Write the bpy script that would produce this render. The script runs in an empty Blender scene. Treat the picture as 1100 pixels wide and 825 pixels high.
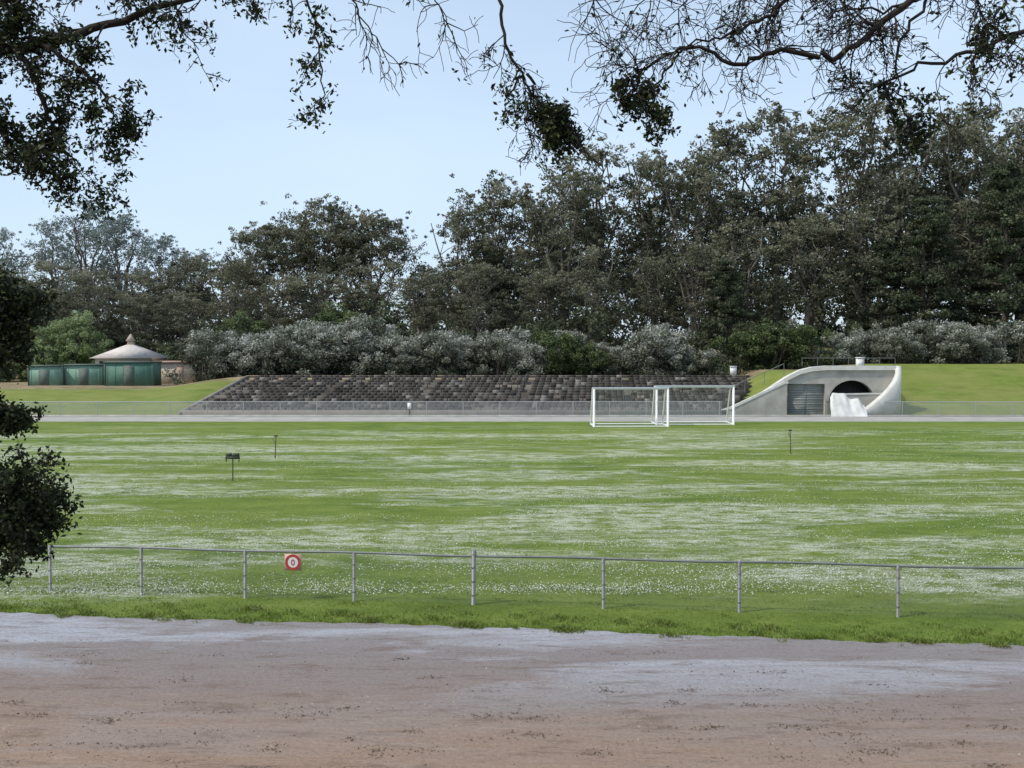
import bpy, math, random
import numpy as np
from mathutils import Vector
R = np.random.RandomState(7)
random.seed(7)
scene = bpy.context.scene
scene.view_settings.view_transform = 'Standard'
scene.view_settings.look = 'None'
scene.view_settings.exposure = 0

# ---------------------------------------------------------------- materials
def newmat(name):
    m = bpy.data.materials.new(name); m.use_nodes = True
    nt = m.node_tree
    return m, nt, nt.nodes, nt.links, nt.nodes['Principled BSDF']

def noise(nt, scale, detail=4, rough=.6, mapscale=None, dist=0.0):
    tc = nt.nodes.new('ShaderNodeTexCoord')
    n = nt.nodes.new('ShaderNodeTexNoise')
    n.inputs['Scale'].default_value = scale
    n.inputs['Detail'].default_value = detail
    n.inputs['Roughness'].default_value = rough
    n.inputs['Distortion'].default_value = dist
    if mapscale:
        mp = nt.nodes.new('ShaderNodeMapping')
        mp.inputs['Scale'].default_value = mapscale
        nt.links.new(tc.outputs['Object'], mp.inputs['Vector'])
        nt.links.new(mp.outputs['Vector'], n.inputs['Vector'])
    else:
        nt.links.new(tc.outputs['Object'], n.inputs['Vector'])
    return n.outputs['Fac']

def ramp(nt, fac, stops):
    r = nt.nodes.new('ShaderNodeValToRGB')
    el = r.color_ramp.elements
    while len(el) < len(stops): el.new(.5)
    for e, (p, c) in zip(el, stops):
        e.position = p
        e.color = (c[0], c[1], c[2], 1) if hasattr(c, '__len__') else (c, c, c, 1)
    nt.links.new(fac, r.inputs['Fac'])
    return r.outputs['Color']

def mix(nt, fac, a, b, blend='MIX'):
    m = nt.nodes.new('ShaderNodeMix'); m.data_type = 'RGBA'; m.blend_type = blend
    for s, v in ((m.inputs[0], fac), (m.inputs[6], a), (m.inputs[7], b)):
        if isinstance(v, bpy.types.NodeSocket): nt.links.new(v, s)
        elif isinstance(v, (int, float)): s.default_value = v
        else: s.default_value = (v[0], v[1], v[2], 1)
    return m.outputs[2]

def mathn(nt, op, a, b=None):
    m = nt.nodes.new('ShaderNodeMath'); m.operation = op
    for i, v in enumerate((a, b)):
        if v is None: continue
        if isinstance(v, bpy.types.NodeSocket): nt.links.new(v, m.inputs[i])
        else: m.inputs[i].default_value = v
    return m.outputs[0]

def bump(nt, bsdf, h, strength=.5, dist=.05):
    b = nt.nodes.new('ShaderNodeBump')
    b.inputs['Strength'].default_value = strength
    b.inputs['Distance'].default_value = dist
    nt.links.new(h, b.inputs['Height'])
    nt.links.new(b.outputs['Normal'], bsdf.inputs['Normal'])

def leafmat(name, stops, transl=.25, rough=.65):
    m, nt, N, L, b = newmat(name)
    a = N.new('ShaderNodeAttribute'); a.attribute_name = 'tint'
    c = ramp(nt, a.outputs['Fac'], stops)
    L.new(c, b.inputs['Base Color'])
    b.inputs['Roughness'].default_value = rough
    b.inputs['Specular IOR Level'].default_value = .2
    if transl > 0:
        t = N.new('ShaderNodeBsdfTranslucent'); L.new(c, t.inputs['Color'])
        ms = N.new('ShaderNodeMixShader'); ms.inputs[0].default_value = transl
        L.new(b.outputs[0], ms.inputs[1]); L.new(t.outputs[0], ms.inputs[2])
        L.new(ms.outputs[0], N['Material Output'].inputs['Surface'])
    return m

def plain(name, c, var=.25, scale=3, rough=.8, metal=0, bmp=.2):
    m, nt, N, L, b = newmat(name)
    f = noise(nt, scale, 6)
    c0 = [x*(1-var) for x in c]; c1 = [min(1, x*(1+var)) for x in c]
    L.new(ramp(nt, f, [(.3, c0), (.7, c1)]), b.inputs['Base Color'])
    b.inputs['Roughness'].default_value = rough
    b.inputs['Metallic'].default_value = metal
    if bmp: bump(nt, b, f, bmp, .02)
    return m

def meshmat(name, spacing, width, col, diag=True):
    """wire netting laid out in metres on the panel's UV map"""
    m, nt, N, L, b = newmat(name)
    b.inputs['Base Color'].default_value = (*col, 1); b.inputs['Roughness'].default_value = .6
    uv = N.new('ShaderNodeUVMap'); sp = N.new('ShaderNodeSeparateXYZ'); L.new(uv.outputs[0], sp.inputs[0])
    x, y = sp.outputs[0], sp.outputs[1]
    if diag: x, y = mathn(nt, 'ADD', x, y), mathn(nt, 'SUBTRACT', x, y)
    def line(v):
        f = mathn(nt, 'FRACT', mathn(nt, 'DIVIDE', v, spacing))
        return mathn(nt, 'LESS_THAN', f, width/spacing)
    k = mathn(nt, 'MAXIMUM', line(x), line(y))
    t = N.new('ShaderNodeBsdfTransparent'); ms = N.new('ShaderNodeMixShader')
    L.new(k, ms.inputs[0]); L.new(t.outputs[0], ms.inputs[1]); L.new(b.outputs[0], ms.inputs[2])
    L.new(ms.outputs[0], N['Material Output'].inputs['Surface'])
    return m

# ---------------------------------------------------------------- mesh helper
class Geo:
    def __init__(s): s.V=[]; s.F=[]; s.M=[]; s.T=[]; s.n=0
    def add(s, v, f, mat=0, tint=.5):
        v = np.asarray(v, float).reshape(-1, 3); f = np.asarray(f, int).reshape(-1, 4)
        s.V.append(v); s.F.append(f+s.n); s.n += len(v)
        s.M.append(np.full(len(f), mat)); 
        s.T.append(np.broadcast_to(np.asarray(tint, float), (len(f),)).copy())
    def box(s, x0, x1, y0, y1, z0, z1, mat=0, tint=.5):
        v = [(x0,y0,z0),(x1,y0,z0),(x1,y1,z0),(x0,y1,z0),(x0,y0,z1),(x1,y0,z1),(x1,y1,z1),(x0,y1,z1)]
        s.add(v, [(0,3,2,1),(4,5,6,7),(0,1,5,4),(1,2,6,5),(2,3,7,6),(3,0,4,7)], mat, tint)
    def tube(s, P, r, sides=6, mat=0, tint=.5, cap=False):
        P = np.asarray(P, float); n = len(P)
        r = np.broadcast_to(np.asarray(r, float), (n,))
        D = np.gradient(P, axis=0); D /= np.linalg.norm(D, axis=1)[:, None]+1e-9
        up = np.array([0,0,1.]) if abs(D[0][2]) < .9 else np.array([0,1.,0])
        A = np.cross(D, up); A /= np.linalg.norm(A, axis=1)[:, None]+1e-9
        B = np.cross(D, A)
        t = np.arange(sides)*2*math.pi/sides
        V = P[:,None,:]+r[:,None,None]*(A[:,None,:]*np.cos(t)[None,:,None]+B[:,None,:]*np.sin(t)[None,:,None])
        F = []
        for i in range(n-1):
            for j in range(sides):
                k = (j+1) % sides
                F.append((i*sides+j, i*sides+k, (i+1)*sides+k, (i+1)*sides+j))
        if cap and sides % 2 == 0:
            for base in (0, (n-1)*sides):
                for j in range(1, sides-1, 2):
                    F.append((base, base+j, base+j+1, base+(j+2) % sides))
        s.add(V, F, mat, tint)
    def leaves(s, C, size, mat=0, tint=.5, aspect=.45, flat=0):
        C = np.asarray(C, float); n = len(C)
        if n == 0: return
        a = R.normal(size=(n,3)); a[:,2] *= (1-flat); a /= np.linalg.norm(a, axis=1)[:,None]
        q = R.normal(size=(n,3)); 
        if flat: q[:,2] *= (1-flat)
        b = np.cross(a, np.cross(a, q)); b /= np.linalg.norm(b, axis=1)[:,None]+1e-9
        sz = np.broadcast_to(size, (n,))[:,None]
        V = np.stack([C+a*sz, C+b*sz*aspect, C-a*sz, C-b*sz*aspect], 1)
        s.add(V, np.arange(4*n).reshape(n,4), mat, tint)
    def mesh(s, name, mats):
        V = np.concatenate(s.V); F = np.concatenate(s.F); M = np.concatenate(s.M); T = np.concatenate(s.T)
        me = bpy.data.meshes.new(name)
        me.vertices.add(len(V)); me.vertices.foreach_set('co', V.ravel())
        me.loops.add(F.size); me.loops.foreach_set('vertex_index', F.ravel().astype(np.int32))
        me.polygons.add(len(F)); me.polygons.foreach_set('loop_start', (np.arange(len(F))*4).astype(np.int32))
        me.polygons.foreach_set('loop_total', np.full(len(F), 4, np.int32))
        me.polygons.foreach_set('material_index', M.astype(np.int32))
        at = me.attributes.new('tint', 'FLOAT', 'FACE'); at.data.foreach_set('value', T.astype(np.float32))
        for m in mats: me.materials.append(m)
        me.update(calc_edges=True); 
        return me
    def obj(s, name, mats, parent=None, loc=None):
        return place(name, s.mesh(name, mats), parent, loc)

def place(name, me, parent=None, loc=None, rot=0, scale=None):
    o = bpy.data.objects.new(name, me); scene.collection.objects.link(o)
    if loc is not None: o.location = loc
    o.rotation_euler[2] = rot
    if scale is not None: o.scale = scale
    if parent: o.parent = parent
    return o
def empty(name, loc=(0,0,0)):
    o = bpy.data.objects.new(name, None); scene.collection.objects.link(o); o.location = loc; return o

def net_panel(name, corners, mat, parent):
    me = bpy.data.meshes.new(name)
    c = [Vector(p) for p in corners]
    me.from_pydata(c, [], [tuple(range(len(c)))]); me.materials.append(mat)
    uvl = me.uv_layers.new(name='UVMap')
    ux = (c[1]-c[0]).normalized(); nrm = ux.cross(c[-1]-c[0]).normalized(); uy = nrm.cross(ux)
    for i, p in enumerate(c):
        d = p-c[0]; uvl.data[i].uv = (d.dot(ux), d.dot(uy))
    return place(name, me, parent)

def poly_extrude(name, outer, holes, y0, thick, mat, parent):
    cu = bpy.data.curves.new(name, 'CURVE'); cu.dimensions = '2D'; cu.fill_mode = 'BOTH'
    cu.extrude = thick/2
    for loop in [outer]+holes:
        sp = cu.splines.new('POLY'); sp.points.add(len(loop)-1); sp.use_cyclic_u = True
        for p, q in zip(sp.points, loop): p.co = (q[0], q[1], 0, 1)
    o = bpy.data.objects.new(name, cu); scene.collection.objects.link(o)
    bpy.context.view_layer.update()
    me = bpy.data.meshes.new_from_object(o.evaluated_get(bpy.context.evaluated_depsgraph_get()))
    bpy.data.objects.remove(o)
    me.materials.clear(); me.materials.append(mat)
    for v in me.vertices: v.co = Vector((v.co.x, y0+thick/2+v.co.z, v.co.y))
    return place(name, me, parent)

def ss(a, b, x):
    t = np.clip((x-a)/(b-a), 0, 1); return t*t*(3-2*t)

# ---------------------------------------------------------------- terrain
def ground_z(x, y):
    x = np.asarray(x, float); y = np.asarray(y, float)
    bank = 3.9*(1-ss(2.5, 12.0, y))
    top = 1.7+2.3*ss(15, 36, x)+1.1*ss(-36, -26, x)*(1-ss(15, 20, x))
    slope = np.clip((y-84.3)/(100.5-84.3), 0, 1)*top
    stand = ss(-28.5, -27, x)*(1-ss(18, 24, x))
    slope = slope-stand*.35*(1-ss(99, 101, y))*ss(84, 85, y)
    notch = ss(22, 25, x)*(1-ss(32, 34, x))
    n2 = 3.45*ss(86.6, 87.4, y)
    slope = slope*(1-notch)+notch*np.maximum(n2, np.where(y > 88, slope, 0))
    far = ss(110, 240, y)*4
    return np.where(y < 40, bank, slope+far)

xs = np.concatenate([[-1500,-800,-400,-250,-180,-140,-115], np.arange(-100,101,1.), [115,140,180,250,400,800,1500]])
ys = np.concatenate([[-300,-100,-40,-20,-8], np.arange(-4,14,1.), np.arange(14,84,3.), np.arange(84,105,.5), [107,110,115,120,130,150,175,200,240,320,500,900,1800]])
X, Y = np.meshgrid(xs, ys); Z = ground_z(X, Y)
g = Geo(); nx, ny = len(xs), len(ys)
idx = np.arange(nx*ny).reshape(ny, nx)
g.add(np.stack([X,Y,Z],-1).reshape(-1,3), np.stack([idx[:-1,:-1],idx[:-1,1:],idx[1:,1:],idx[1:,:-1]],-1).reshape(-1,4))

m, nt, N, L, b = newmat('meadow_grass')
big = noise(nt, .09, 3, .5, (.6,1.3,1)); mid = noise(nt, .9, 5, .65, (.5,1,1)); fine = noise(nt, 9, 6, .75)
c = ramp(nt, mid, [(.3,(.080,.13,.02)),(.52,(.145,.21,.034)),(.75,(.235,.285,.07))])
c = mix(nt, ramp(nt, big, [(.4,0),(.65,.6)]), c, (.20,.245,.048))
c = mix(nt, ramp(nt, fine, [(.35,.5),(.55,0)]), c, (.06,.09,.018))
# daisies / dry pale clover in irregular blotches
p1 = noise(nt, .17, 9, .70, (.34,1.4,1), .6); p2 = noise(nt, 2.0, 8, .85, (.45,1,1)); p3 = noise(nt, 16, 4, .75)
pk = mathn(nt, 'MULTIPLY', ramp(nt, p1, [(.47,.0),(.56,1)]), ramp(nt, p2, [(.45,.0),(.54,1)]))
pk = mathn(nt, 'ADD', pk, mathn(nt, 'MULTIPLY', ramp(nt, p2, [(.57,0),(.66,1)]), .35))
pk = mathn(nt, 'MULTIPLY', pk, ramp(nt, p3, [(.42,.15),(.56,1)]))
tc = N.new('ShaderNodeTexCoord'); sp = N.new('ShaderNodeSeparateXYZ'); L.new(tc.outputs['Object'], sp.inputs[0])
def yr(a, b_, inv=False):
    r = N.new('ShaderNodeMapRange'); r.inputs[1].default_value = a; r.inputs[2].default_value = b_
    if inv: r.inputs[3].default_value = 1; r.inputs[4].default_value = 0
    return r
wob = noise(nt, .5, 5)
yw = mathn(nt, 'ADD', sp.outputs[1], mathn(nt, 'MULTIPLY', wob, 2.0))
r1 = yr(66, 76, True); L.new(yw, r1.inputs[0]); r2 = yr(22.5, 24); L.new(yw, r2.inputs[0])
pk = mathn(nt, 'MULTIPLY', pk, mathn(nt, 'MULTIPLY', r1.outputs[0], r2.outputs[0]))
c = mix(nt, mathn(nt, 'MULTIPLY', pk, .95), c, (.60,.61,.52))
# bare earth behind the stand, leaf litter on the near bank
r3 = yr(99.6, 101.5); L.new(yw, r3.inputs[0])
xr = N.new('ShaderNodeMapRange'); xr.inputs[1].default_value = 36; xr.inputs[2].default_value = 32; L.new(sp.outputs[0], xr.inputs[0])
ek = mathn(nt, 'MULTIPLY', r3.outputs[0], xr.outputs[0])
c = mix(nt, ek, c, ramp(nt, mid, [(.35,(.16,.115,.07)),(.6,(.32,.26,.16))]))
r5 = yr(83.9, 84.6); L.new(sp.outputs[1], r5.inputs[0])
dry = mathn(nt, 'MULTIPLY', r5.outputs[0], ramp(nt, noise(nt, .35, 6, .7, (.6,1,1)), [(.42,.1),(.62,.7)]))
c = mix(nt, mathn(nt, 'MULTIPLY', dry, mathn(nt, 'SUBTRACT', 1.0, ek)), c, (.23,.235,.075))
r4 = yr(12.5, 14, True); L.new(yw, r4.inputs[0])
c = mix(nt, r4.outputs[0], c, ramp(nt, mid, [(.35,(.10,.07,.04)),(.65,(.25,.18,.12))]))
L.new(c, b.inputs['Base Color']); b.inputs['Roughness'].default_value = .9; b.inputs['Specular IOR Level'].default_value = .15
bump(nt, b, mathn(nt, 'ADD', fine, mid), .8, .12)
GROUND = m
g.obj('grass_field_ground', [m])

# dirt track with a ragged grassy edge
def dirt_edge(x):
    x = np.asarray(x, float)
    return 19.95-.118*x+.035*np.sin(x*1.7)+.03*np.sin(x*4.3+1)+.03*np.sin(x*11)+.07*np.sin(x*.45+2)
xs2 = np.arange(-70, 70.01, .1); V = []; 
rows = 5
for k in range(rows):
    t = k/(rows-1); yy = 12.3+(dirt_edge(xs2)-12.3)*t
    zz = ground_z(xs2, yy)+.006
    V.append(np.stack([xs2, yy, zz], -1))
V = np.concatenate(V); n2 = len(xs2); idx = np.arange(rows*n2).reshape(rows, n2)
g = Geo(); g.add(V, np.stack([idx[:-1,:-1],idx[:-1,1:],idx[1:,1:],idx[1:,:-1]],-1).reshape(-1,4))
m, nt, N, L, b = newmat('packed_dirt')
mid = noise(nt, .8, 6, .65, (.35,1,1)); fine = noise(nt, 14, 6, .8); spk = noise(nt, 45, 2, .5); bg = noise(nt, .3, 6, .65, (.35,1.6,1), .5)
tc = N.new('ShaderNodeTexCoord'); sp = N.new('ShaderNodeSeparateXYZ'); L.new(tc.outputs['Object'], sp.inputs[0])
yy = mathn(nt, 'ADD', sp.outputs[1], mathn(nt, 'MULTIPLY', mid, 2.0))
yy = mathn(nt, 'ADD', yy, mathn(nt, 'MULTIPLY', sp.outputs[0], .08))
mr = N.new('ShaderNodeMapRange'); mr.inputs[1].default_value = 13.8; mr.inputs[2].default_value = 21; L.new(yy, mr.inputs[0])
c = ramp(nt, mr.outputs[0], [(0,(.40,.265,.185)),(.25,(.35,.25,.19)),(.45,(.30,.235,.205)),(.75,(.275,.24,.235)),(1,(.30,.28,.285))])
c = mix(nt, mathn(nt, 'MULTIPLY', ramp(nt, bg, [(.50,0),(.60,.85)]), ramp(nt, mr.outputs[0], [(.35,.08),(.75,1)])), c, (.52,.53,.59))  # puddle highlights painted in as bluish-white patches
c = mix(nt, ramp(nt, fine, [(.3,.6),(.55,0)]), c, (.15,.105,.08))
c = mix(nt, ramp(nt, spk, [(.68,0),(.74,.6)]), c, (.5,.46,.42))
ridg = noise(nt, 2.4, 8, .78, (.32,1.2,1))
c = mix(nt, ramp(nt, ridg, [(.38,.65),(.47,0)]), c, (.175,.115,.08))
c = mix(nt, mathn(nt, 'MULTIPLY', ramp(nt, ridg, [(.56,0),(.66,.6)]), ramp(nt, mr.outputs[0], [(.1,1),(.5,.3)])), c, (.46,.36,.29))
L.new(c, b.inputs['Base Color']); 
L.new(ramp(nt, bg, [(.50,.85),(.60,.34)]), b.inputs['Roughness'])
bump(nt, b, mathn(nt, 'ADD', fine, mathn(nt, 'MULTIPLY', ridg, 2.5)), .8, .07)
DIRT = m
g.obj('dirt_track', [m])

# stones and twigs on the dirt
g = Geo()
n = 900; cx = R.uniform(-14, 14, n); cy = R.uniform(12.6, 19.3, n)
for x, y in zip(cx, cy):
    if y > dirt_edge(x)-.1: continue
    s = R.uniform(.006, .02)
    z = .006+float(ground_z(x, y)); t0 = R.uniform(0, 6)
    ring = [(x+s*R.uniform(.7,1.3)*math.cos(t0+a), y+s*R.uniform(.7,1.3)*math.sin(t0+a), z-.002) for a in (0,1.57,3.14,4.71)]
    top = [(x+(p[0]-x)*.5, y+(p[1]-y)*.5, z+s*.7) for p in ring]
    g.add(ring+top, [(0,1,5,4),(1,2,6,5),(2,3,7,6),(3,0,4,7),(4,5,6,7)], 0, R.uniform())
for _ in range(110):
    x = R.uniform(-8, 8); y = R.uniform(12.8, 15.8) if R.uniform() < .8 else R.uniform(16, 18.5)
    k = R.randint(8, 50); sx = R.uniform(.08,.3); sy = R.uniform(.03,.1)
    P = np.stack([x+R.normal(0,sx,k), y+R.normal(0,sy,k), np.full(k,.016)], -1)
    g.leaves(P, R.uniform(.01,.024,k), 0, R.uniform(0,.45,k), .5, .8)
g.obj('dirt_gravel_litter', [leafmat('stone', [(0,(.07,.045,.028)),(.5,(.16,.12,.09)),(1,(.42,.38,.34))], 0, .9)])

# paved cycle track round the field
g = Geo()
xt = np.arange(-150, 151, 2.)
V = np.concatenate([np.stack([xt, np.full_like(xt, 77.6), np.full_like(xt,.005)],-1), np.stack([xt, np.full_like(xt, 83.4), np.full_like(xt,.005)],-1)])
k = len(xt); i = np.arange(k-1)
g.add(V, np.stack([i,i+1,k+i+1,k+i],-1))
g.obj('paved_cycle_track', [plain('old_asphalt', (.32,.31,.28), .2, .6, .9)])
g = Geo(); g.box(-150, 150, 83.4, 83.6, -.05, .13)
CONC = plain('concrete', (.36,.35,.32), .25, .9, .85)
g.obj('track_kerb', [CONC])

# ---------------------------------------------------------------- grass blades
BLADE = leafmat('grass_blade', [(0,(.07,.11,.018)),(.5,(.16,.23,.038)),(.85,(.27,.33,.085)),(1,(.42,.40,.2))], .4, .6)
def blades(x, y, h, tint, w=.006):
    n = len(x); z = ground_z(x, y)
    a = R.uniform(0, 6.28, n); lean = R.uniform(.2, 1.0, n)*h; la = R.uniform(0, 6.28, n)
    base = np.stack([x,y,z-.005],-1); d = np.stack([np.cos(a),np.sin(a),0*a],-1)*(w*R.uniform(.7,1.6,n))[:,None]
    mid = base+np.stack([lean*.35*np.cos(la), lean*.35*np.sin(la), h*.55],-1)
    tip = base+np.stack([lean*np.cos(la), lean*np.sin(la), h],-1)
    V = np.stack([base-d, base+d, mid+d*.8, tip], 1)
    g = Geo(); g.add(V, np.arange(4*n).reshape(n,4), 0, tint); return g
n = 110000
x = R.uniform(-13.5, 13, n); e = dirt_edge(x)
t = R.uniform(0, 1, n)**2.0
y = e-.3*R.uniform(0,1,n)**2+t*4.2
clump = .5+.5*np.sin(x*2.3+y*3)*np.sin(x*.9-y*2.1+1)
clump2 = .5+.5*np.sin(x*6.1+1+np.sin(x*2.7))*np.sin(y*7+x*1.3)
h = (.015+.10*clump*clump2**2+R.uniform(0,.035,n))*np.where(t < .25, 1.1, .5)
keep = (R.uniform(0,1,n) < .15+.85*clump*clump2**.5) & ((y > e) | (clump2*clump > .45))
g = blades(x[keep], y[keep], h[keep], np.clip(.3+.35*clump[keep]+R.normal(0,.24,keep.sum()),0,1), .007)
g.obj('grass_verge', [BLADE])
n = 90000
y = 23+R.uniform(0,1,n)**1.4*32; x = R.uniform(-1,1,n)*(y*.55)
cl = .5+.5*np.sin(x*.8+y*1.1)*np.sin(x*.33-y*.7)
keep = R.uniform(0,1,n) < .15+.4*cl
h = (.02+.04*R.uniform(0,1,n)*cl)[keep]
g = blades(x[keep], y[keep], h, np.clip(.3+.3*cl[keep]+R.normal(0,.17,keep.sum()),0,1), .008)
g.obj('field_grass', [BLADE])
# daisies
DAISY = leafmat('daisy_petal', [(0,(.55,.56,.48)),(1,(.8,.8,.76))], .2)
g = Geo(); P = []
for _ in range(480):
    yy = 22.9+R.uniform()**1.7*46; xx = R.uniform(-1,1)*yy*.56; k = R.randint(30, 220)
    P.append(np.stack([xx+R.normal(0,.5+R.uniform()*1.8,k), yy+R.normal(0,.12+R.uniform()*.3,k), np.full(k,.045)],-1))
P = np.concatenate(P); P = P[(P[:,1] > 22.6-.1*P[:,0]*0) & (P[:,1] < 74)]
g.leaves(P, R.uniform(.010,.020,len(P)), 0, R.uniform(0,1,len(P)), .9, .75)
g.obj('daisy_flowers', [DAISY])

# ---------------------------------------------------------------- near chain-link fence
GALV = plain('galvanised_steel', (.19,.20,.195), .15, 6, .55, .4, 0)
CHAIN = meshmat('chain_link', .06, .0035, (.20,.21,.20))
def fy(x): return 21.78-.1147*x
fence = empty('chain_link_fence')
px = [-20.5,-18.2,-16.2,-14.4,-12.5,-10.44,-8.29,-5.90,-3.45,-.835,1.94,4.75,7.93,11.3,14.8,18.4]
g = Geo()
for p in px:
    y = fy(p); r = .048 if p == -.835 else .036; top = 1.16 if p == -.835 else 1.05
    tl = R.normal(0,.012)
    g.tube([(p,y,-.1),(p+tl,y,top)], r, 8, cap=True)
    g.tube([(p+tl,y,top-.06),(p+tl,y,top+.0),(p+tl,y,top+.035)], [r*1.25,r*1.25,r*.4], 8, cap=True)
    for zz in (.2,.5,.8): g.tube([(p,y,zz),(p,y,zz+.02)], r*1.2, 8)
g.obj('posts', [GALV], fence)
g = Geo(); q = np.array([(p, fy(p)-.0, 1.06+.012*math.sin(p*1.3)) for p in np.linspace(-20.5,18.4,60)]); g.tube(q, .026, 8)
g.obj('top_rail', [GALV], fence)
net_panel('wire_mesh', [(-20.5,fy(-20.5)-.04,.03),(18.4,fy(18.4)-.04,.03),(18.4,fy(18.4)-.04,1.05),(-20.5,fy(-20.5)-.04,1.05)], CHAIN, fence)

# sign on the fence: pale plate, red ring, white disc, red numeral
WHITE = plain('white_paint', (.74,.74,.72), .08, 4, .5, 0, 0)
RED = plain('red_paint', (.42,.05,.04), .15, 5, .5, 0, 0)
DARK = plain('dark_paint', (.03,.03,.03), .2, 5, .6, 0, 0)
sgn = empty('round_number_sign', (-4.79, fy(-4.79)-.08, .84))
sgn.rotation_euler[2] = -.114
g = Geo(); g.box(-.19,.19,0,.012,-.18,.18,0); g.obj('plate', [plain('sign_pink', (.55,.34,.31), .1, 5, .5, 0, 0)], sgn)
def disc(r, y, s=28, rin=0, sx=1):
    out = []
    for k in range(s):
        a0, a1 = 2*math.pi*k/s, 2*math.pi*(k+1)/s
        ri = max(rin, 1e-4)
        out.append([(sx*r*math.cos(a0),y,r*math.sin(a0)),(sx*r*math.cos(a1),y,r*math.sin(a1)),(sx*ri*math.cos(a1),y,ri*math.sin(a1)),(sx*ri*math.cos(a0),y,ri*math.sin(a0))])
    return out
g = Geo()
for q in disc(.178,-.004,28,.115): g.add(q, [(0,1,2,3)])
g.obj('red_ring', [RED], sgn)
g = Geo()
for q in disc(.1145,-.004): g.add(q, [(0,1,2,3)])
g.obj('white_disc', [WHITE], sgn)
g = Geo()
for q in disc(.07,-.008,20,.038,.62): g.add(q, [(0,1,2,3)])
g.obj('numeral', [RED], sgn)

# ---------------------------------------------------------------- far fence
ff = empty('perimeter_fence'); g = Geo()
for p in np.arange(-70, 72, 3.0):
    if 17.5 < p < 30: continue
    g.tube([(p,83.8,0),(p,83.8,1.2)], .035, 5)
for a, c_ in ((-70, 17.2),(30.5,71)):
    g.tube([(a,83.8,1.2),(c_,83.8,1.2)], .03, 5)
g.obj('posts_and_rail', [plain('fence_grey', (.38,.39,.38), .1, 4, .5, .2, 0)], ff)
CH2 = meshmat('chain_link_pale', .06, .009, (.42,.43,.43))
for i,(a, c_) in enumerate(((-70, 17.2),(30.5,71))):
    net_panel('wire_mesh_%d' % i, [(a,83.76,.05),(c_,83.76,.05),(c_,83.76,1.18),(a,83.76,1.18)], CH2, ff)
g = Geo(); g.box(-8.55,-8.25,83.68,83.72,.6,1.1); g.box(-8.44,-8.36,83.72,83.75,0,1.2,1)
g.obj('notice_sign', [WHITE, GALV])

# ---------------------------------------------------------------- spectator stand
st = empty('spectator_stand')
STEP = leafmat('weathered_steps', [(0,(.026,.024,.022)),(.5,(.085,.076,.068)),(1,(.27,.25,.22))], 0, .9)
g = Geo(); nrow = 12
for k in range(nrow):
    y0 = 84.7+1.28*k; z = .42+.19*k
    xa = -27.2+.11*k; xb = 17.6+.55*k
    xx = xa
    while xx < xb:
        w = min(R.uniform(4,9), xb-xx)
        g.box(xx, xx+w-.01, y0, y0+1.27, z-.9, z, 0, np.clip(R.normal(.55,.08),0,1)); xx += w
g.obj('terraces', [STEP], st)
g = Geo()
for k in range(nrow):
    y0 = 84.85+1.28*k; z = .42+.19*k
    xa = -26.9+.11*k; xb = 17.4+.55*k
    xx = xa
    while xx < xb-.6:
        w = .56
        if (xx-xa) % 9.0 > .56 and R.uniform() < .90:
            tn = np.clip(R.normal(.36,.15),0,1); 
            if R.uniform() < .07: tn = R.uniform(.7,1)
            g.box(xx, xx+w-.06, y0, y0+.36, z+.24, z+.28, 0, tn+.12)
            g.box(xx, xx+w-.06, y0+.37, y0+.41, z+.24, z+.47+R.normal(0,.012), 0, tn)
            g.box(xx+.2, xx+.26, y0+.1, y0+.3, z+.003, z+.238, 0, .05)
        xx += w
g.obj('seats', [STEP], st)
g = Geo(); yb = 84.7+1.28*nrow
g.box(-25.9, 24.2, yb+.02, yb+.3, 1.6, 2.85)
g.box(-25.95, 24.25, yb-.03, yb+.35, 2.853, 2.93)
g.obj('rear_wall', [plain('rear_wall_wood', (.28,.22,.165), .3, 2)], st)
g = Geo()
v = []
for x_, y_, z0, z1 in ((-27.6,84.2,-.3,.3),(-26.1,yb+.3,1.2,2.9)):
    v += [(x_,y_,z0),(x_+.3,y_,z0),(x_+.3,y_,z1),(x_,y_,z1)]
g.add(v, [(0,1,2,3),(4,7,6,5),(0,3,7,4),(1,5,6,2),(3,2,6,7),(0,4,5,1)])
g.box(-27.3, 17.7, 84.35, 84.66, -.3, .46)
g.obj('end_and_front_walls', [plain('stand_concrete', (.19,.17,.15), .3, 1.2)], st)
g = Geo()
for xr_ in (-17.7,-8.7,.3,9.3):
    P = [(xr_+.11*k, 84.9+1.28*k, .42+.19*k+.8) for k in range(0,12)]
    g.tube(P, .018, 4)
    for k in range(0,12,3): g.tube([(P[k][0],P[k][1],P[k][2]-.8),P[k]], .018, 4)
g.obj('aisle_rails', [plain('rail_grey', (.13,.13,.13), .1, 4, .6, .2, 0)], st)

# ---------------------------------------------------------------- tunnel portal
po = empty('tunnel_portal')
CONC2 = plain('portal_concrete', (.36,.345,.315), .25, .8, .85)
CONC3 = plain('coping_concrete', (.58,.57,.53), .14, 1.5, .8)
top = [(18.4,.25),(19.6,.75),(20.8,1.45),(22,2.25),(23,2.9),(24,3.4),(25,3.65),(26.2,3.75),(31.9,3.75)]
arch = [(26.45,.0+.02)]+[(28.35-1.9*math.cos(a), 1.15+1.75*math.sin(a)) for a in np.linspace(0,math.pi,22)]+[(30.25,.02)]
door = [(23.0,.02),(23.0,2.6),(26.1,2.6),(26.1,.02)]
poly_extrude('face_wall', [(18.4,-.2)]+top+[(31.9,-.2)], [arch, door], 85.4, .5, CONC2, po)
cop = [(x_, z_+.002) for x_, z_ in top]
band = cop+[(x_, z_+.36) for x_, z_ in reversed(cop)]
poly_extrude('coping', band, [], 85.2, .8, CONC3, po)
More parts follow.
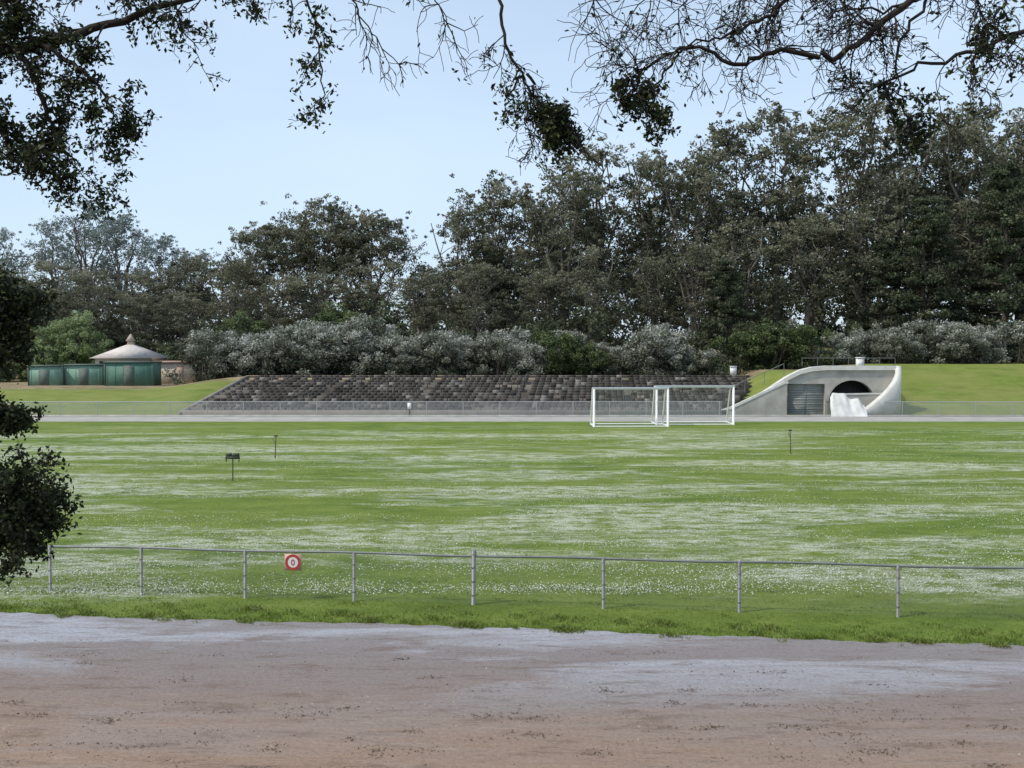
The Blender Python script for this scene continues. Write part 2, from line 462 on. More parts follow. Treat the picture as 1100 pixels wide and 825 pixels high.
ring = [(28.35-2.12*math.cos(a), 1.15+1.97*math.sin(a)) for a in np.linspace(0,math.pi,22)]
ring2 = [(28.35-1.9*math.cos(a), 1.15+1.75*math.sin(a)) for a in np.linspace(math.pi,0,22)]
poly_extrude('arch_surround', ring+ring2, [], 85.33, .066, CONC2, po)
g = Geo()
BLK = plain('tunnel_shade_black', (.02,.02,.02), .3, 2)  # near-black colour stands in for the shade inside the tunnel
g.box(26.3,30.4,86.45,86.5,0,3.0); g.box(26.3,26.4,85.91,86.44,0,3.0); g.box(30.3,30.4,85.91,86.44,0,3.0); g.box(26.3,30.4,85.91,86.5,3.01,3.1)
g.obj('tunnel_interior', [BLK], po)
g = Geo()
for k in range(18): g.tube([(26.6+k*.2,86.3,0),(26.6+k*.2,86.3,2.95)], .015, 4)
g.obj('gate_bars', [DARK], po)
poly_extrude('ramp_wall', [(26.6,-.1),(26.6,1.4),(27.6,1.7),(30.0,1.75),(31.2,1.75),(31.2,-.1)], [], 84.75, .22, CONC2, po)
poly_extrude('ramp_wall_cap', [(26.6,1.403),(27.6,1.703),(30.0,1.753),(31.2,1.753),(31.2,1.87),(30.0,1.87),(27.6,1.82),(26.6,1.52)], [], 84.70, .32, CONC3, po)
g = Geo()
for k in range(13):
    g.box(22.95,26.15,85.62+(.012 if k % 2 else 0),85.72,.02+k*.2,.02+k*.2+.194)
g.box(24.5,24.56,85.58,85.61,.02,2.6)
g.obj('roller_door', [plain('door_grey', (.24,.25,.245), .15, 3, .6)], po)
g = Geo(); K = 26; I=[];O=[];H=[]
for k in range(K+1):
    t = k/K; a = t*math.pi/2
    x_ = 32.1-3.3*(1-math.cos(a)); y_ = 85.4-3.0*math.sin(a)*.55
    h_ = 4.11-3.6*(t**1.1); I.append((x_-.18,y_)); O.append((x_+.3,y_-.05)); H.append(h_)
v=[];f=[]
for k in range(K+1):
    v += [(*I[k],-.1),(*I[k],H[k]),(*O[k],H[k]),(*O[k],-.1)]
for k in range(K):
    for j in range(4):
        q=(j+1)%4; f.append((4*k+j,4*k+q,4*k+4+q,4*k+4+j))
f.append((4*K,4*K+1,4*K+2,4*K+3))
g.add(v,f); g.obj('wing_wall', [CONC3], po)
g = Geo()
for k in range(12):
    g.box(17.6+.40*k,18.0+.40*k-.003,84.95,85.38,-.1,.10+.2*k)
g.obj('stair', [CONC], po)
poly_extrude('stair_parapet', [(17.4,-.1),(17.4,.35),(18.2,.55),(22.6,2.65),(22.75,2.65),(22.75,-.1)], [], 84.68, .2, CONC2, po)
poly_extrude('stair_parapet_cap', [(17.38,.353),(18.2,.553),(22.6,2.653),(22.85,2.653),(22.85,2.82),(22.5,2.82),(18.15,.74),(17.38,.50)], [], 84.63, .3, CONC3, po)
g = Geo()
P = [(16.2+.55*k,85.6+.02*k,1.4+.24*k) for k in range(13)]
g.tube(P,.03,5)
for k in range(0,13,3): g.tube([(P[k][0],P[k][1],P[k][2]-.95),P[k]],.025,4)
for q in np.arange(24.3,32.2,1.3): g.tube([(q,85.8,4.1),(q,85.8,4.75)],.022,4)
g.tube([(24.3,85.8,4.75),(32.1,85.8,4.75)],.024,4)
g.obj('hand_rails', [plain('rail_dark', (.16,.16,.16), .1, 4, .6, .2, 0)], po)
g = Geo(); g.box(29.0,29.6,86.0,86.4,3.7,4.75); g.box(28.95,29.65,85.95,86.45,4.753,4.82); g.box(29.08,29.52,85.97,85.997,3.9,4.65,1)
g.obj('utility_cabinet', [WHITE, plain('cabinet_door',(.6,.6,.58),.1,3)])
g = Geo(); g.box(21.6,22.2,101.2,101.5,2.9,3.75); g.box(21.55,22.25,101.15,101.55,3.753,3.82)
g.obj('utility_cabinet', [WHITE])
# white draped tarp over stored goal frames
g = Geo(); nu, nv = 44, 16; v=[]
for i in range(nu+1):
    u = i/nu; x_ = 26.1+2.8*u
    hh = 1.95-.08*math.sin(5*u)-(.55*ss(.40,.60,u))-(.6*ss(.8,1,u))
    hh *= float(.8+.2*ss(0,.08,u))
    for j in range(nv+1):
        w = j/nv; fold = .035*math.sin(13*u+2*w)*(1-w)+.02*math.sin(31*u+w*5)
        v.append((x_+.05*math.sin(7*w+u*5)*(1-w)+.25*(1-w)*(u-.5), 83.65+fold-.35*(1-w)**2+(w**4)*.3, hh*w+.01))
idx = np.arange((nu+1)*(nv+1)).reshape(nu+1,nv+1)
F = np.stack([idx[:-1,:-1],idx[1:,:-1],idx[1:,1:],idx[:-1,1:]],-1).reshape(-1,4)
g.add(v,F); v2 = np.array(v); v2[:,1] = 2*84.0-v2[:,1]; g.add(v2,F[:,::-1])
g.obj('white_tarp_cover', [plain('white_canvas', (.66,.65,.63), .18, 1.6, .8)])

# ---------------------------------------------------------------- goals
NET = meshmat('goal_net', .12, .006, (.7,.7,.7), False)
def goal(x0, x1, y, h, depth, tilt=0):
    e = empty('soccer_goal', ((x0+x1)/2, y, 0)); e.rotation_euler[2] = tilt
    w = (x1-x0)/2; g = Geo(); r = .085; d1 = depth*.45; 
    for s in (-w, w):
        g.tube([(s,0,0),(s,0,h)], r, 8, cap=True)
        g.tube([(s,0,h),(s,d1,h-.02)], r*.6, 6)
        g.tube([(s,d1,h-.02),(s,depth,.05)], r*.6, 6)
        g.tube([(s,0,.05),(s,depth,.05)], r*.7, 6)
    g.tube([(-w-r,0,h),(w+r,0,h)], r, 8, cap=True)
    g.tube([(-w,depth,.05),(w,depth,.05)], r*.7, 6); g.tube([(-w,d1,h-.02),(w,d1,h-.02)], r*.4, 6)
    g.obj('frame', [WHITE], e)
    net_panel('net_back', [(-w,depth,.05),(w,depth,.05),(w,d1,h-.02),(-w,d1,h-.02)], NET, e)
    net_panel('net_roof', [(-w,0,h),(w,0,h),(w,d1,h-.02),(-w,d1,h-.02)], NET, e)
    for i, s in enumerate((-w, w)):
        net_panel('net_side_%d' % i, [(s,0,.05),(s,depth,.05),(s,d1,h-.02),(s,0,h)], NET, e)
    g = Geo()
    g.tube([(-w,0,.03),(w,0,.03)], .05, 6)
    g.obj('ground_bar', [WHITE], e)
goal(5.8, 11.05, 72.4, 2.72, 2.2, .03)
goal(10.5, 16.1, 74.3, 2.78, 2.2, .02)

# ---------------------------------------------------------------- stakes on the field
WOOD = plain('stake_wood', (.10,.08,.05), .3, 8)
g = Geo(); g.tube([(0,0,0),(.01,0,1.1)], .025, 6); g.box(-.3,.3,-.03,.03,.92,1.02); g.box(-.27,-.03,-.035,.035,1.03,1.16); g.box(.03,.28,-.035,.035,1.03,1.16)
g.box(-.28,-.25,-.03,.03,.8,.92); g.box(.25,.28,-.03,.03,.8,.92)
g.obj('field_marker_sign', [plain('dark_green_paint',(.04,.05,.035),.2,5)], None, (-11.66,42.6,0))
for (x,y,h,bb) in ((-11.9,51.3,1.2,.05),(14.6,53.5,1.3,-.04)):
    g = Geo(); g.tube([(0,0,0),(bb*.4,0,h*.5),(bb,0,h)], [.03,.026,.02], 6)
    g.tube([(bb*.4,0,h*.65),(-.14,0,h*.85)], .014, 5); g.box(bb-.1,bb+.08,-.02,.02,h-.09,h)
    g.obj('field_marker_stake', [WOOD], None, (x,y,0))

# ---------------------------------------------------------------- green sheds (left)
GREEN = plain('green_paint', (.075,.17,.13), .15, 1.5, .7)
GREEN2 = plain('green_paint_pale', (.16,.28,.22), .15, 1.5, .7)
TRIM = plain('shed_trim', (.10,.13,.11), .2, 3)
def container(x0,x1,y,z,h,mat):
    e = empty('green_storage_shed'); g = Geo()
    g.box(x0,x1,y,y+2.6,z,z+h)
    x = x0+.3
    while x < x1-.2: g.box(x,x+.05,y-.015,y-.002,z+.05,z+h-.05); x += .8
    g.obj('panelled_walls', [mat], e)
    g = Geo(); g.box(x0-.08,x1+.08,y-.12,y+2.7,z+h+.002,z+h+.12); g.box(x0,x0+.08,y-.05,y-.023,z,z+h); g.box(x1-.08,x1,y-.05,y-.023,z,z+h)
    g.obj('roof_and_posts', [TRIM], e)
    g = Geo(); g.box((x0+x1)/2-.5,(x0+x1)/2+.5,y-.06,y-.026,z+.1,z+h-.3); g.obj('door', [TRIM], e)
zz = 1.6
container(-50.6,-47.2,107,zz,2.1,GREEN2); container(-46.9,-43.0,107.4,zz,2.2,GREEN2)
container(-42.2,-37.2,106.0,zz,2.5,GREEN)
# small house with a hipped roof and a little cupola
e = empty('hip_roof_house'); g = Geo()
g.box(-45.6,-39.6,112,117,1.4,4.5); g.obj('walls', [plain('cream_wall',(.48,.43,.36),.1,2)], e)
g = Geo(); b0 = [(-46.1,111.5,4.5),(-39.1,111.5,4.5),(-39.1,117.5,4.5),(-46.1,117.5,4.5)]; b1 = [(-42.95,114.2,6.0),(-42.25,114.2,6.0),(-42.25,114.8,6.0),(-42.95,114.8,6.0)]
g.add(b0+b1, [(0,1,5,4),(1,2,6,5),(2,3,7,6),(3,0,4,7),(4,5,6,7),(0,3,2,1)]); g.obj('roof', [plain('pale_roof',(.56,.50,.46),.15,2)], e)
g = Geo(); g.box(-42.9,-42.3,114.25,114.75,5.9,6.4)
b0 = [(-43.05,114.1,6.4),(-42.15,114.1,6.4),(-42.15,114.9,6.4),(-43.05,114.9,6.4)]; b1 = [(-42.62,114.47,7.2),(-42.58,114.47,7.2),(-42.58,114.53,7.2),(-42.62,114.53,7.2)]
g.add(b0+b1, [(0,1,5,4),(1,2,6,5),(2,3,7,6),(3,0,4,7),(4,5,6,7),(0,3,2,1)]); g.obj('cupola', [plain('cupola_buff',(.48,.38,.30),.15,2)], e)
g = Geo(); g.box(-45.1,-44.2,111.95,111.99,3.2,4.2); g.box(-41.4,-40.5,111.95,111.99,3.2,4.2); g.obj('windows', [DARK], e)
g = Geo(); g.box(-39.0,-34.6,111.5,114.5,1.4,4.0); g.obj('annex', [plain('annex_buff',(.44,.37,.30),.2,2)], e)
g = Geo(); g.box(-39.05,-34.4,111.3,114.7,4.01,4.2); g.box(-36.5,-35.8,111.45,111.49,1.8,3.7); g.obj('annex_roof_and_door', [plain('annex_roof',(.36,.25,.20),.2,2)], e)

# ---------------------------------------------------------------- far trees
BARK = leafmat('bark', [(0,(.05,.042,.036)),(.5,(.13,.112,.095)),(1,(.26,.235,.205))], 0, .9)
EUC = leafmat('eucalyptus_leaf', [(0,(.048,.054,.034)),(.35,(.105,.112,.070)),(.7,(.185,.188,.125)),(1,(.30,.29,.21))], .33)
EUC_HAZE = leafmat('hazed_eucalyptus_leaf', [(0,(.16,.19,.20)),(.5,(.21,.25,.24)),(1,(.29,.33,.30))], .3)  # pale bluish leaf colours: aerial haze painted into the farthest trees
CYP = leafmat('cypress_leaf', [(0,(.030,.042,.024)),(.5,(.070,.090,.048)),(1,(.155,.17,.095))], .25)
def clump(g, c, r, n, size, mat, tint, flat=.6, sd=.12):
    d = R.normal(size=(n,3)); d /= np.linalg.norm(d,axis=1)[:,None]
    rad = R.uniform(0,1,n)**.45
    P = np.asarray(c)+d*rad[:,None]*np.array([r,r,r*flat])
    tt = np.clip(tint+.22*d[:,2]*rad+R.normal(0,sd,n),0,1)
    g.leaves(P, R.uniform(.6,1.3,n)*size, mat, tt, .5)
def wig(a, b_, n, amp):
    a = np.array(a,float); b_ = np.array(b_,float); t = np.linspace(0,1,n)[:,None]
    P = a+(b_-a)*t; P[1:-1] += R.normal(0,amp,(n-2,3)); return P
def euc(seed, H=28, Rr=7, lo=.42, leafmat_=None, nc=44, umbrella=False, dens=1.0):
    R.seed(seed); g = Geo()
    fork = H*R.uniform(.25,.4)
    lean = R.normal(0,.6,2)
    T = wig((0,0,-.5),(lean[0],lean[1],fork),5,.12); g.tube(T, np.linspace(.55,.38,5), 7, 0, R.uniform(.4,.8))
    nl = R.randint(4,7); limbs = []
    for k in range(nl):
        a = 2*math.pi*k/nl+R.uniform(-.4,.4); rr = Rr*R.uniform(.25,.7); zt = H*R.uniform(.7,.95)
        if umbrella: rr = Rr*R.uniform(.45,.8); zt = H*R.uniform(.66,.82)
        P = wig(T[-1],(rr*math.cos(a),rr*math.sin(a),zt),7,.35); limbs.append(P)
        g.tube(P, np.linspace(.26,.07,7), 5, 0, R.uniform(.3,.8))
    for k in range(nc):
        a = R.uniform(0,2*math.pi); u = R.uniform()**.6
        z = lo+(1-lo)*R.uniform()**.85 if not umbrella else R.uniform(.60,.98)
        env = math.sqrt(max(.10,1-((z-.68)/.36)**2)) if not umbrella else math.sqrt(max(.02,1-((z-.6)/.4)**2))
        rr = Rr*u*env; c = np.array((rr*math.cos(a)+lean[0], rr*math.sin(a)+lean[1], H*z-1.0))
        P = limbs[R.randint(nl)]; q = P[min(6,max(1,int((z-lo)/(1-lo)*6)))]
        g.tube(wig(q, c, 4, .25), [.09,.06,.045,.025], 4, 0, R.uniform(.2,.8))
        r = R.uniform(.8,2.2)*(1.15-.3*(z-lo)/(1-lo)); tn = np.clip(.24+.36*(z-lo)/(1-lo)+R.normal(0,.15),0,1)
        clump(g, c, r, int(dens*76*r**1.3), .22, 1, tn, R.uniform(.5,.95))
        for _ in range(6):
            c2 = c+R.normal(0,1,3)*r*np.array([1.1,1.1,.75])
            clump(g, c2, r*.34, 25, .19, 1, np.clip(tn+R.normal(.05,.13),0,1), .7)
    return g.mesh('eucalyptus_tree', [BARK, leafmat_ or EUC])
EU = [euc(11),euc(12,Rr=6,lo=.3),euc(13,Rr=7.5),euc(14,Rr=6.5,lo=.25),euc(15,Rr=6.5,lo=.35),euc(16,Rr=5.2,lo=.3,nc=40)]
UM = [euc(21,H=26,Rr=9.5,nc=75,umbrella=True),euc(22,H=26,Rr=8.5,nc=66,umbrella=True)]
FU = [euc(31,leafmat_=EUC_HAZE,Rr=8),euc(32,leafmat_=EUC_HAZE,Rr=7,lo=.3)]
R.seed(99)
def put(me, x, y, H, H0=28., wid=1.0, name='eucalyptus_tree'):
    s = H/H0; z = float(ground_z(x,y))-.2
    place(name, me, None, (x,y,z), R.uniform(0,6.28), (s*wid,s*wid,s))
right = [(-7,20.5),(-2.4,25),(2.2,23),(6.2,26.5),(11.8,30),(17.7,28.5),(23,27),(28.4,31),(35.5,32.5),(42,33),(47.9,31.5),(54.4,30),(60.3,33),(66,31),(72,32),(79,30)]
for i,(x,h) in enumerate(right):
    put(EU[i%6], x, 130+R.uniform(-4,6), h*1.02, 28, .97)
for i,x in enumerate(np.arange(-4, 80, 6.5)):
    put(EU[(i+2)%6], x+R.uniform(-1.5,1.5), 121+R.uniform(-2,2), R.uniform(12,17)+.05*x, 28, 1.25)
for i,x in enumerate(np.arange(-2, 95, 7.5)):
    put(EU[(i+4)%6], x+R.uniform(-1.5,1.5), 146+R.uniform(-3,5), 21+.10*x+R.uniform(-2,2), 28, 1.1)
for x,h,k in ((-35,22.0,0),(-27.5,24.6,1),(-20.5,22.6,0)):
    put(UM[k], x, 150+R.uniform(-3,3), h, 26, .95)
for x,h in ((-13,14.5),(-43,16.5),(-50,17.5),(-57,15),(-65,15.5),(-73,17),(-80,16),(-87,17),(-95,18)):
    put(EU[R.randint(6)], x, 158+R.uniform(-5,5), h, 28, 1.5)
for i,x in enumerate(np.arange(-72, 2, 6.0)):
    put(EU[(i+1)%6], x+R.uniform(-1.5,1.5), 132+R.uniform(-5,5), R.uniform(11,14.5), 28, 1.5)
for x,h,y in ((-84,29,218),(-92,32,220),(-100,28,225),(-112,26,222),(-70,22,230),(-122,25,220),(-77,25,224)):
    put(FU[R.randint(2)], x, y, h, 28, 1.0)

# conifers on the right
def cypress(seed, H=22, Rr=6):
    R.seed(seed); g = Geo(); g.tube(wig((0,0,-.5),(.4,.2,H*.95),8,.12), np.linspace(.5,.06,8), 7, 0, .2)
    z = H*.12
    while z < H:
        f = 1-(z/H); rr = Rr*(f**.65)*R.uniform(.6,1.1)+.5
        for k in range(R.randint(4,7)):
            a = R.uniform(0,6.28); e_ = np.array((rr*math.cos(a),rr*math.sin(a),z+rr*.12))
            P = wig((.2*z/H,.1*z/H,z),e_,5,.12); g.tube(P, np.linspace(.11,.02,5), 4, 0, .2)
            for t in (.4,.6,.8,1.):
                c = P[0]+(e_-P[0])*t; clump(g, c, .55+.9*t*R.uniform(.6,1.1), 60, .19, 1, np.clip(.35+R.normal(0,.2),0,1), .5)
        z += R.uniform(.7,1.3)
    return g.mesh('cypress_tree', [BARK, CYP])
CY = [cypress(41),cypress(42,Rr=7)]
R.seed(5)
for i,(x,y,h) in enumerate(((47,117,19),(55,115,22),(66,118,23),(43,119,14),(24.5,117,12.5),(60,112,14))):
    put(CY[i%2], x, y, h, 22, 1.0, 'cypress_tree')

# continuous far wood and dark undergrowth
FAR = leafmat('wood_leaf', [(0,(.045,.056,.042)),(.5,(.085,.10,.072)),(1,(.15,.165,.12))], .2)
g = Geo(); R.seed(61)
for x in np.arange(-150,150,2.0):
    hmax = 10.5+3*math.sin(x*.11)+2*math.sin(x*.37) + (4 if x > 5 else 0)
    for q in range(6):
        yy = R.uniform(165,182); zc = R.uniform(.1,1)*hmax if q > 1 else R.uniform(0,3.5)
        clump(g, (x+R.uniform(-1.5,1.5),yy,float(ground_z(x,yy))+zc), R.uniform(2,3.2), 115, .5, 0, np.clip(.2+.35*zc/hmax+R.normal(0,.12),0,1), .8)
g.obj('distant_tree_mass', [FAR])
g = Geo()
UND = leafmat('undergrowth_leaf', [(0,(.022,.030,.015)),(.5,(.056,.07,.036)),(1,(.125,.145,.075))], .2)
for x in np.arange(-78,90,1.0):
    left = x < -33
    hmax = 5.0+1.6*math.sin(x*.31)+1.3*math.sin(x*.83+1)
    for q in range(4):
        yy = R.uniform(122,128) if left else R.uniform(111,118); zc = R.uniform(.1,1)*hmax if q else R.uniform(0,2)
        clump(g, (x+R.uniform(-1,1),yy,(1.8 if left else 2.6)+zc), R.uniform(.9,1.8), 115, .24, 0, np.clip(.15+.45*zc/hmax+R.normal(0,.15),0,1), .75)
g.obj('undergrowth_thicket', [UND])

# silver-leaved shrubs
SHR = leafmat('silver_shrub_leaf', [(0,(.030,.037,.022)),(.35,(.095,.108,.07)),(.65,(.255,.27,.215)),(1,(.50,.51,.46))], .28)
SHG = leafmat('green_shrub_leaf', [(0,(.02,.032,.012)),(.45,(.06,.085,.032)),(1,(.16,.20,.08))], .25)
LGT = leafmat('light_tree_leaf', [(0,(.06,.10,.03)),(.5,(.15,.205,.08)),(1,(.28,.34,.17))], .3)
def shrub(seed, mat, name, Rr=3.0, H=4.6, nc=62, base=.45, leaf=.13):
    R.seed(seed); g = Geo()
    for k in range(7):
        a = R.uniform(0,6.28); g.tube(wig((.3*math.cos(a),.3*math.sin(a),-.2),(Rr*.6*math.cos(a),Rr*.6*math.sin(a),H*.7),5,.12), np.linspace(.09,.02,5), 4, 0, .3)
    for _ in range(nc):
        a = R.uniform(0,6.28); u = R.uniform()**.5; z = R.uniform(.08,1)
        rr = Rr*u*math.sqrt(max(.1,1-(max(0,z-.35)/.72)**2))
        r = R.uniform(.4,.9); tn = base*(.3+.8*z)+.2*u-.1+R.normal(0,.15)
        clump(g, (rr*math.cos(a),rr*math.sin(a),H*z*R.uniform(.9,1.06)-.3), r, int(170*r), leaf, 1, np.clip(tn,0,1), .8, .16)
    return g.mesh(name, [BARK, mat])
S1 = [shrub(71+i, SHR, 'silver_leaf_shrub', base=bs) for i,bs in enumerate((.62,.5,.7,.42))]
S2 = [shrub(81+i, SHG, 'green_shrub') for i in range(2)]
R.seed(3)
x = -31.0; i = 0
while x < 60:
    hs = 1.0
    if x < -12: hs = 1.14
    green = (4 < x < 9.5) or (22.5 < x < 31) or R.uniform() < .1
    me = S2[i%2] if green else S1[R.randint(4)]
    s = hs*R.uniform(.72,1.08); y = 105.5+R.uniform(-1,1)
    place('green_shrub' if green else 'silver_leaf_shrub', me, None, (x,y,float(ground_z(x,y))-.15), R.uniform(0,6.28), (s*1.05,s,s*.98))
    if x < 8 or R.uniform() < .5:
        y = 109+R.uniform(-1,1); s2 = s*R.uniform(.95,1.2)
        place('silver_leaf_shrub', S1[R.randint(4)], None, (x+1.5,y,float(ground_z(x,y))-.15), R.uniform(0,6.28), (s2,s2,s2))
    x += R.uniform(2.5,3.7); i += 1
D = shrub(91, SHG, 'round_green_tree', 4.2, 7.5, 120, .6, .16)
place('round_green_tree', D, None, (-18.5,112,2.6), 0, (1.05,1,1.0)); place('round_green_tree', D, None, (-31,119,2.6), 2, (.9,.9,.9))
Lt = shrub(92, LGT, 'light_green_tree', 3.4, 7.2, 80, .75, .16)
place('light_green_tree', Lt, None, (-54,119,1.6), 0, (1.1,1,.95)); place('light_green_tree', Lt, None, (-50.0,120,1.6), 2, (1.0,1,1.1)); place('light_green_tree', Lt, None, (-59.5,118,1.6), 4, (.9,.9,.7))

# ---------------------------------------------------------------- near oaks
OAKB = leafmat('oak_bark', [(0,(.02,.016,.013)),(1,(.05,.042,.035))], 0, .95)
OAKL = leafmat('oak_leaf', [(0,(.012,.016,.007)),(.6,(.030,.042,.016)),(1,(.075,.095,.03))], .15, .55)  # backlit, near-silhouette darkness is put into these leaf colours
def bez(P, n, jit=0):
    P = np.array(P,float); t = np.linspace(0,len(P)-1,n); out = []
    for u in t:
        i = min(int(u),len(P)-2); f = u-i
        p0 = P[max(i-1,0)]; p1 = P[i]; p2 = P[i+1]; p3 = P[min(i+2,len(P)-1)]
        out.append(.5*((2*p1)+(-p0+p2)*f+(2*p0-5*p1+4*p2-p3)*f*f+(-p0+3*p1-3*p2+p3)*f**3))
    out = np.array(out)
    if jit: out[1:-1] += R.normal(0,jit,(n-2,3))
    return out
def twig(g, p, d, length, r, level, leafy, droop):
    n = 6; P = [np.array(p)]; d = np.array(d,float); d /= np.linalg.norm(d)
    for k in range(n):
        d = d+R.normal(0,.24,3)*np.array([1,.8,1]); d[2] -= droop*.12; d /= np.linalg.norm(d)
        P.append(P[-1]+d*length/n)
    P = np.array(P); g.tube(P, np.linspace(r,max(.0022,r*.4),n+1), 4 if level else 3, 0, R.uniform())
    if level > 0:
        for k in range(R.randint(4,7)):
            i = R.randint(1,n+1); sd = R.normal(0,1,3)*np.array([1,.7,.9]); dd = (P[i]-P[i-1])/np.linalg.norm(P[i]-P[i-1])+sd*.75
            twig(g, P[i], dd, length*R.uniform(.4,.75), max(.0028,r*.55), level-1, leafy, droop)
    if leafy > 0 and level <= 1:
        k = R.poisson(leafy*(9 if level == 0 else 4))
        if k:
            i = R.randint(2,n+1,k); C = P[i]+R.normal(0,.025,(k,3))
            g.leaves(C, R.uniform(.013,.027,k), 1, R.uniform(0,1,k), .5)
def limb(g, pts, r0, r1, n=24, kids=10, klen=.5, level=2, leafy=1., droop=.6, t0=.2, kr=.35, bias=(0,0,-.4), jit=.012):
    P = bez(pts, n, jit); rr = np.linspace(r0,r1,n); g.tube(P, rr, 8, 0, .4)
    for _ in range(kids):
        i = R.randint(int(n*t0), n); dd = P[min(i,n-1)]-P[max(i-1,0)]; dd /= np.linalg.norm(dd)+1e-9
        sd = R.normal(0,1,3)*np.array([1,.8,1])+np.array(bias)
        twig(g, P[i], dd*.5+sd*.7, klen*R.uniform(.5,1.15), max(.0045,rr[i]*kr), level, leafy, droop)
    return P
R.seed(123)
g = Geo()
g.tube(bez([(-6.0,8.6,1.0),(-5.9,8.5,3.5),(-5.5,8.2,6),(-4.7,7.6,7.5)],16), np.linspace(.34,.12,16), 10, 0, .4)
limb(g, [(-4.7,7.6,7.5),(-4.0,7.3,7.5),(-3.5,7.2,7.58),(-3.0,7.1,7.66),(-2.5,7,7.78),(-2.0,7,7.90)], .06,.014, kids=12, klen=.32, level=2, leafy=.8, t0=.3, bias=(0,0,.1))
limb(g, [(-3.45,7.2,7.6),(-3.25,7.1,7.3),(-3.16,7.1,7.0),(-3.04,7.1,6.76)], .026,.007, kids=9, klen=.28, level=2, leafy=1.1, bias=(0,0,-.1))
limb(g, [(-3.9,7.2,7.5),(-3.6,7.0,7.25),(-3.45,7,6.95),(-3.4,7.0,6.8)], .026,.007, kids=7, klen=.28, level=2, leafy=1.1)
limb(g, [(-3.3,7.1,7.62),(-3.0,7.0,7.45),(-2.8,7,7.28),(-2.7,7,7.1)], .020,.006, kids=7, klen=.26, level=2, leafy=1.0)
limb(g, [(-4.0,7.3,7.5),(-3.7,7.2,7.85),(-3.2,7.1,7.95),(-2.8,7,7.95)], .05,.012, kids=10, klen=.36, level=2, leafy=1.2)
# overhead limb, carries hanging sprays
limb(g, [(-4.6,7.6,7.7),(-4,7.3,8.3),(-2.5,7.1,8.5),(-1.2,7,8.4),(0,7,8.3),(.7,7,8.2)], .08,.02, kids=16, klen=.6, level=1, leafy=.06, t0=.45, bias=(0,0,-.9))
limb(g, [(-1.4,7,8.4),(-1.42,7,7.95),(-1.32,7,7.6),(-1.28,7,7.2)], .012,.004, kids=7, klen=.2, level=1, leafy=1.4, t0=.4)
limb(g, [(-1.2,7,8.4),(-1.1,7,7.95),(-1.0,7,7.7),(-.75,7,7.4)], .008,.003, kids=9, klen=.32, level=1, leafy=.03, t0=.3)
limb(g, [(-.7,7,8.4),(-.55,7,7.95),(-.4,7,7.6)], .008,.003, kids=8, klen=.32, level=1, leafy=.03, t0=.3)
limb(g, [(-.15,7,8.3),(-.1,7,7.9),(-.02,7,7.55),(.12,7,7.25),(.3,6.9,7.0)], .014,.006, kids=15, klen=.32, level=2, leafy=.04, t0=.3)
limb(g, [(.1,6.95,7.35),(.2,7,7.15),(.3,6.9,7.0),(.45,6.9,6.94)], .011,.005, kids=13, klen=.17, level=1, leafy=2.9, t0=.4)
limb(g, [(.05,7.0,7.4),(-.02,7,7.2),(-.05,6.9,7.05)], .009,.004, kids=4, klen=.16, level=1, leafy=.8, t0=.35)
# left edge sprays
limb(g, [(-5.7,8.3,5.6),(-4.6,7.5,6.0),(-3.9,7.1,6.0),(-3.55,7,5.92),(-3.4,7,5.8)], .04,.008, kids=14, klen=.22, level=2, leafy=1.3, t0=.6)
limb(g, [(-5.8,8.4,4.6),(-4.6,7.5,5.5),(-3.9,7.1,5.6),(-3.5,7,5.5)], .03,.007, kids=10, klen=.2, level=2, leafy=1.3, t0=.6)
limb(g, [(-5.8,8.4,4.3),(-4.6,7.5,5.1),(-3.9,7.1,5.2),(-3.4,7,5.1)], .04,.007, kids=12, klen=.2, level=2, leafy=1.3, t0=.6)
limb(g, [(-5.9,8.5,3.6),(-4.7,7.5,4.6),(-3.9,7.1,4.7),(-3.5,7,4.62),(-3.25,7,4.5)], .045,.007, kids=20, klen=.25, level=2, leafy=1.3, t0=.6)
limb(g, [(-4.7,7.5,4.6),(-3.9,7.1,4.4),(-3.4,7,4.25)], .03,.007, kids=11, klen=.22, level=2, leafy=1.3, t0=.5)
g.obj('coast_live_oak_tree', [OAKB, OAKL])
g = Geo()
g.tube(bez([(6.4,9.2,.9),(6.2,9.0,3.5),(5.7,8.5,6.3),(4.8,7.7,7.9)],16), np.linspace(.3,.11,16), 10, 0, .4)
limb(g, [(4.8,7.7,7.9),(4.2,7.4,8.35),(3.4,7.2,8.3),(2.85,7,7.95),(2.5,7,7.70),(2.2,7,7.48),(1.8,7,7.52),(1.5,7,7.43),(1.2,7,7.54),(.9,7,7.40),(.78,7,7.2)], .032,.007, n=60, kids=24, klen=.46, level=2, leafy=.04, t0=.25, droop=.3, bias=(0,0,.15), jit=.016)
limb(g, [(4.8,7.7,7.9),(4.2,7.5,8.2),(3.2,7.3,8.25),(2.2,7.1,8.15),(1.4,7,8.0),(.9,7,7.9)], .05,.01, n=34, kids=24, klen=.56, level=2, leafy=.04, t0=.25, droop=.5, bias=(0,0,-.5), jit=.018)
limb(g, [(4.8,7.7,7.9),(4.0,7.3,7.85),(3.5,7.0,7.7),(3.1,7,7.48),(2.75,7,7.42),(2.4,7,7.25)], .024,.007, kids=15, klen=.38, level=2, leafy=.06, t0=.3, droop=.3, bias=(0,0,.2), jit=.018)
limb(g, [(2.0,7.1,8.1),(1.8,7,7.8),(1.5,7,7.65),(1.2,7,7.55)], .016,.006, kids=12, klen=.3, level=2, leafy=.04, t0=.2, droop=.4, bias=(0,0,0), jit=.015)
limb(g, [(3.2,7.1,8.2),(2.9,7,7.95),(2.5,7,7.8),(2.15,7,7.8)], .016,.005, kids=12, klen=.3, level=2, leafy=.04, t0=.2, droop=.4, bias=(0,0,0), jit=.015)
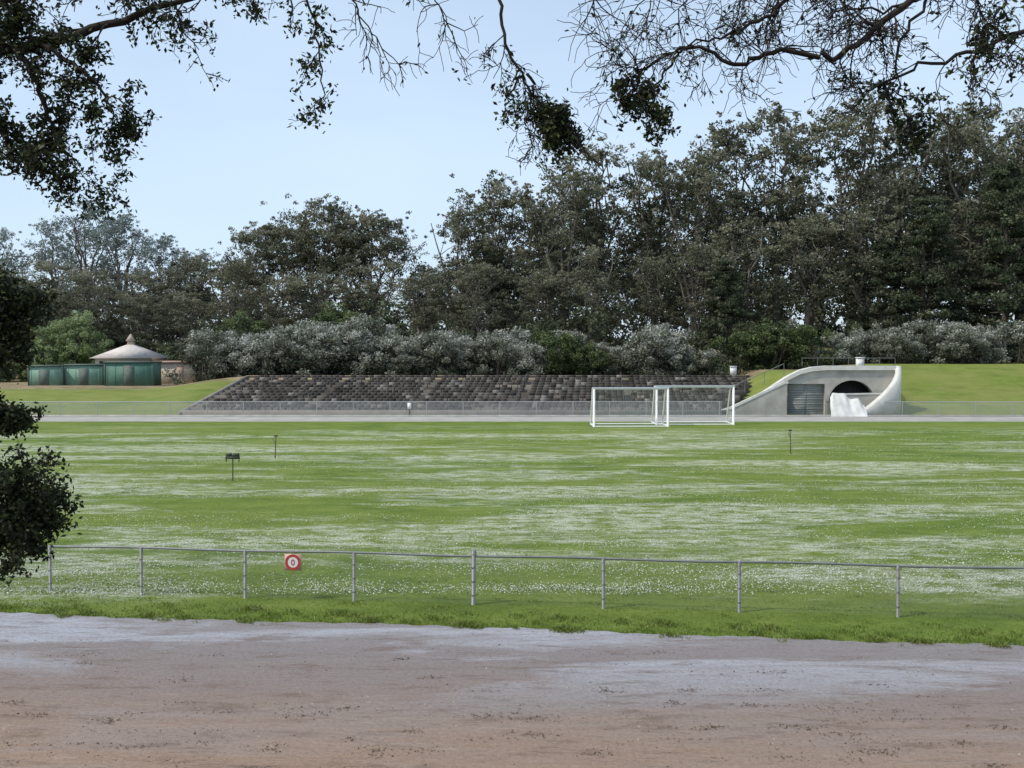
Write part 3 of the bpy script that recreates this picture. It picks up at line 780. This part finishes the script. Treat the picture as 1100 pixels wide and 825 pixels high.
limb(g, [(1.15,7,7.53),(1.0,7,7.3),(.95,7,7.08)], .010,.004, kids=11, klen=.2, level=1, leafy=1.9, t0=.4)
limb(g, [(.9,7,7.40),(.8,7,7.3),(.72,7,7.25)], .010,.004, kids=4, klen=.14, level=1, leafy=1.6, t0=.3)
limb(g, [(2.85,7,7.93),(2.6,7,7.5),(2.65,7,7.15),(2.72,7,6.95)], .012,.004, kids=12, klen=.2, level=1, leafy=1.5, t0=.5)
limb(g, [(3.4,7,7.95),(3.2,7,7.65),(3.1,7,7.4)], .012,.004, kids=8, klen=.26, level=2, leafy=.3, t0=.3)
g.obj('coast_live_oak_tree', [OAKB, OAKL])

# ---------------------------------------------------------------- light and sky
ELEV, AZ = math.radians(50), math.radians(-112)
w = bpy.data.worlds.new('World'); scene.world = w; w.use_nodes = True
nt = w.node_tree; N = nt.nodes; L = nt.links; bg = N['Background']
sky = N.new('ShaderNodeTexSky'); sky.sky_type = 'NISHITA'; sky.sun_disc = False
sky.sun_elevation = ELEV; sky.sun_rotation = AZ % (2*math.pi); sky.dust_density = 1.0; sky.air_density = 1.0; sky.ozone_density = 1.5
f = noise(nt, 1.4, 4, .5, (1,1,3.0))
c = mix(nt, ramp(nt, f, [(.35,.50),(.7,.80)]), sky.outputs[0], (5.0,6.2,7.6))
L.new(c, bg.inputs['Color']); bg.inputs['Strength'].default_value = .15
sl = bpy.data.lights.new('sun', 'SUN'); sl.energy = 3.4; sl.angle = math.radians(2); sl.color = (1,.93,.83)
so = bpy.data.objects.new('sun', sl); scene.collection.objects.link(so)
d = Vector((math.sin(AZ)*math.cos(ELEV), math.cos(AZ)*math.cos(ELEV), math.sin(ELEV)))
so.rotation_euler = d.to_track_quat('Z','Y').to_euler()

cam = bpy.data.cameras.new('camera'); cam.lens = 36; cam.sensor_width = 36; cam.clip_end = 4000; cam.clip_start = .1
co = bpy.data.objects.new('camera', cam); scene.collection.objects.link(co)
co.location = (0,0,5.5); co.rotation_euler = (math.radians(90-1.95), 0, 0)
scene.camera = co
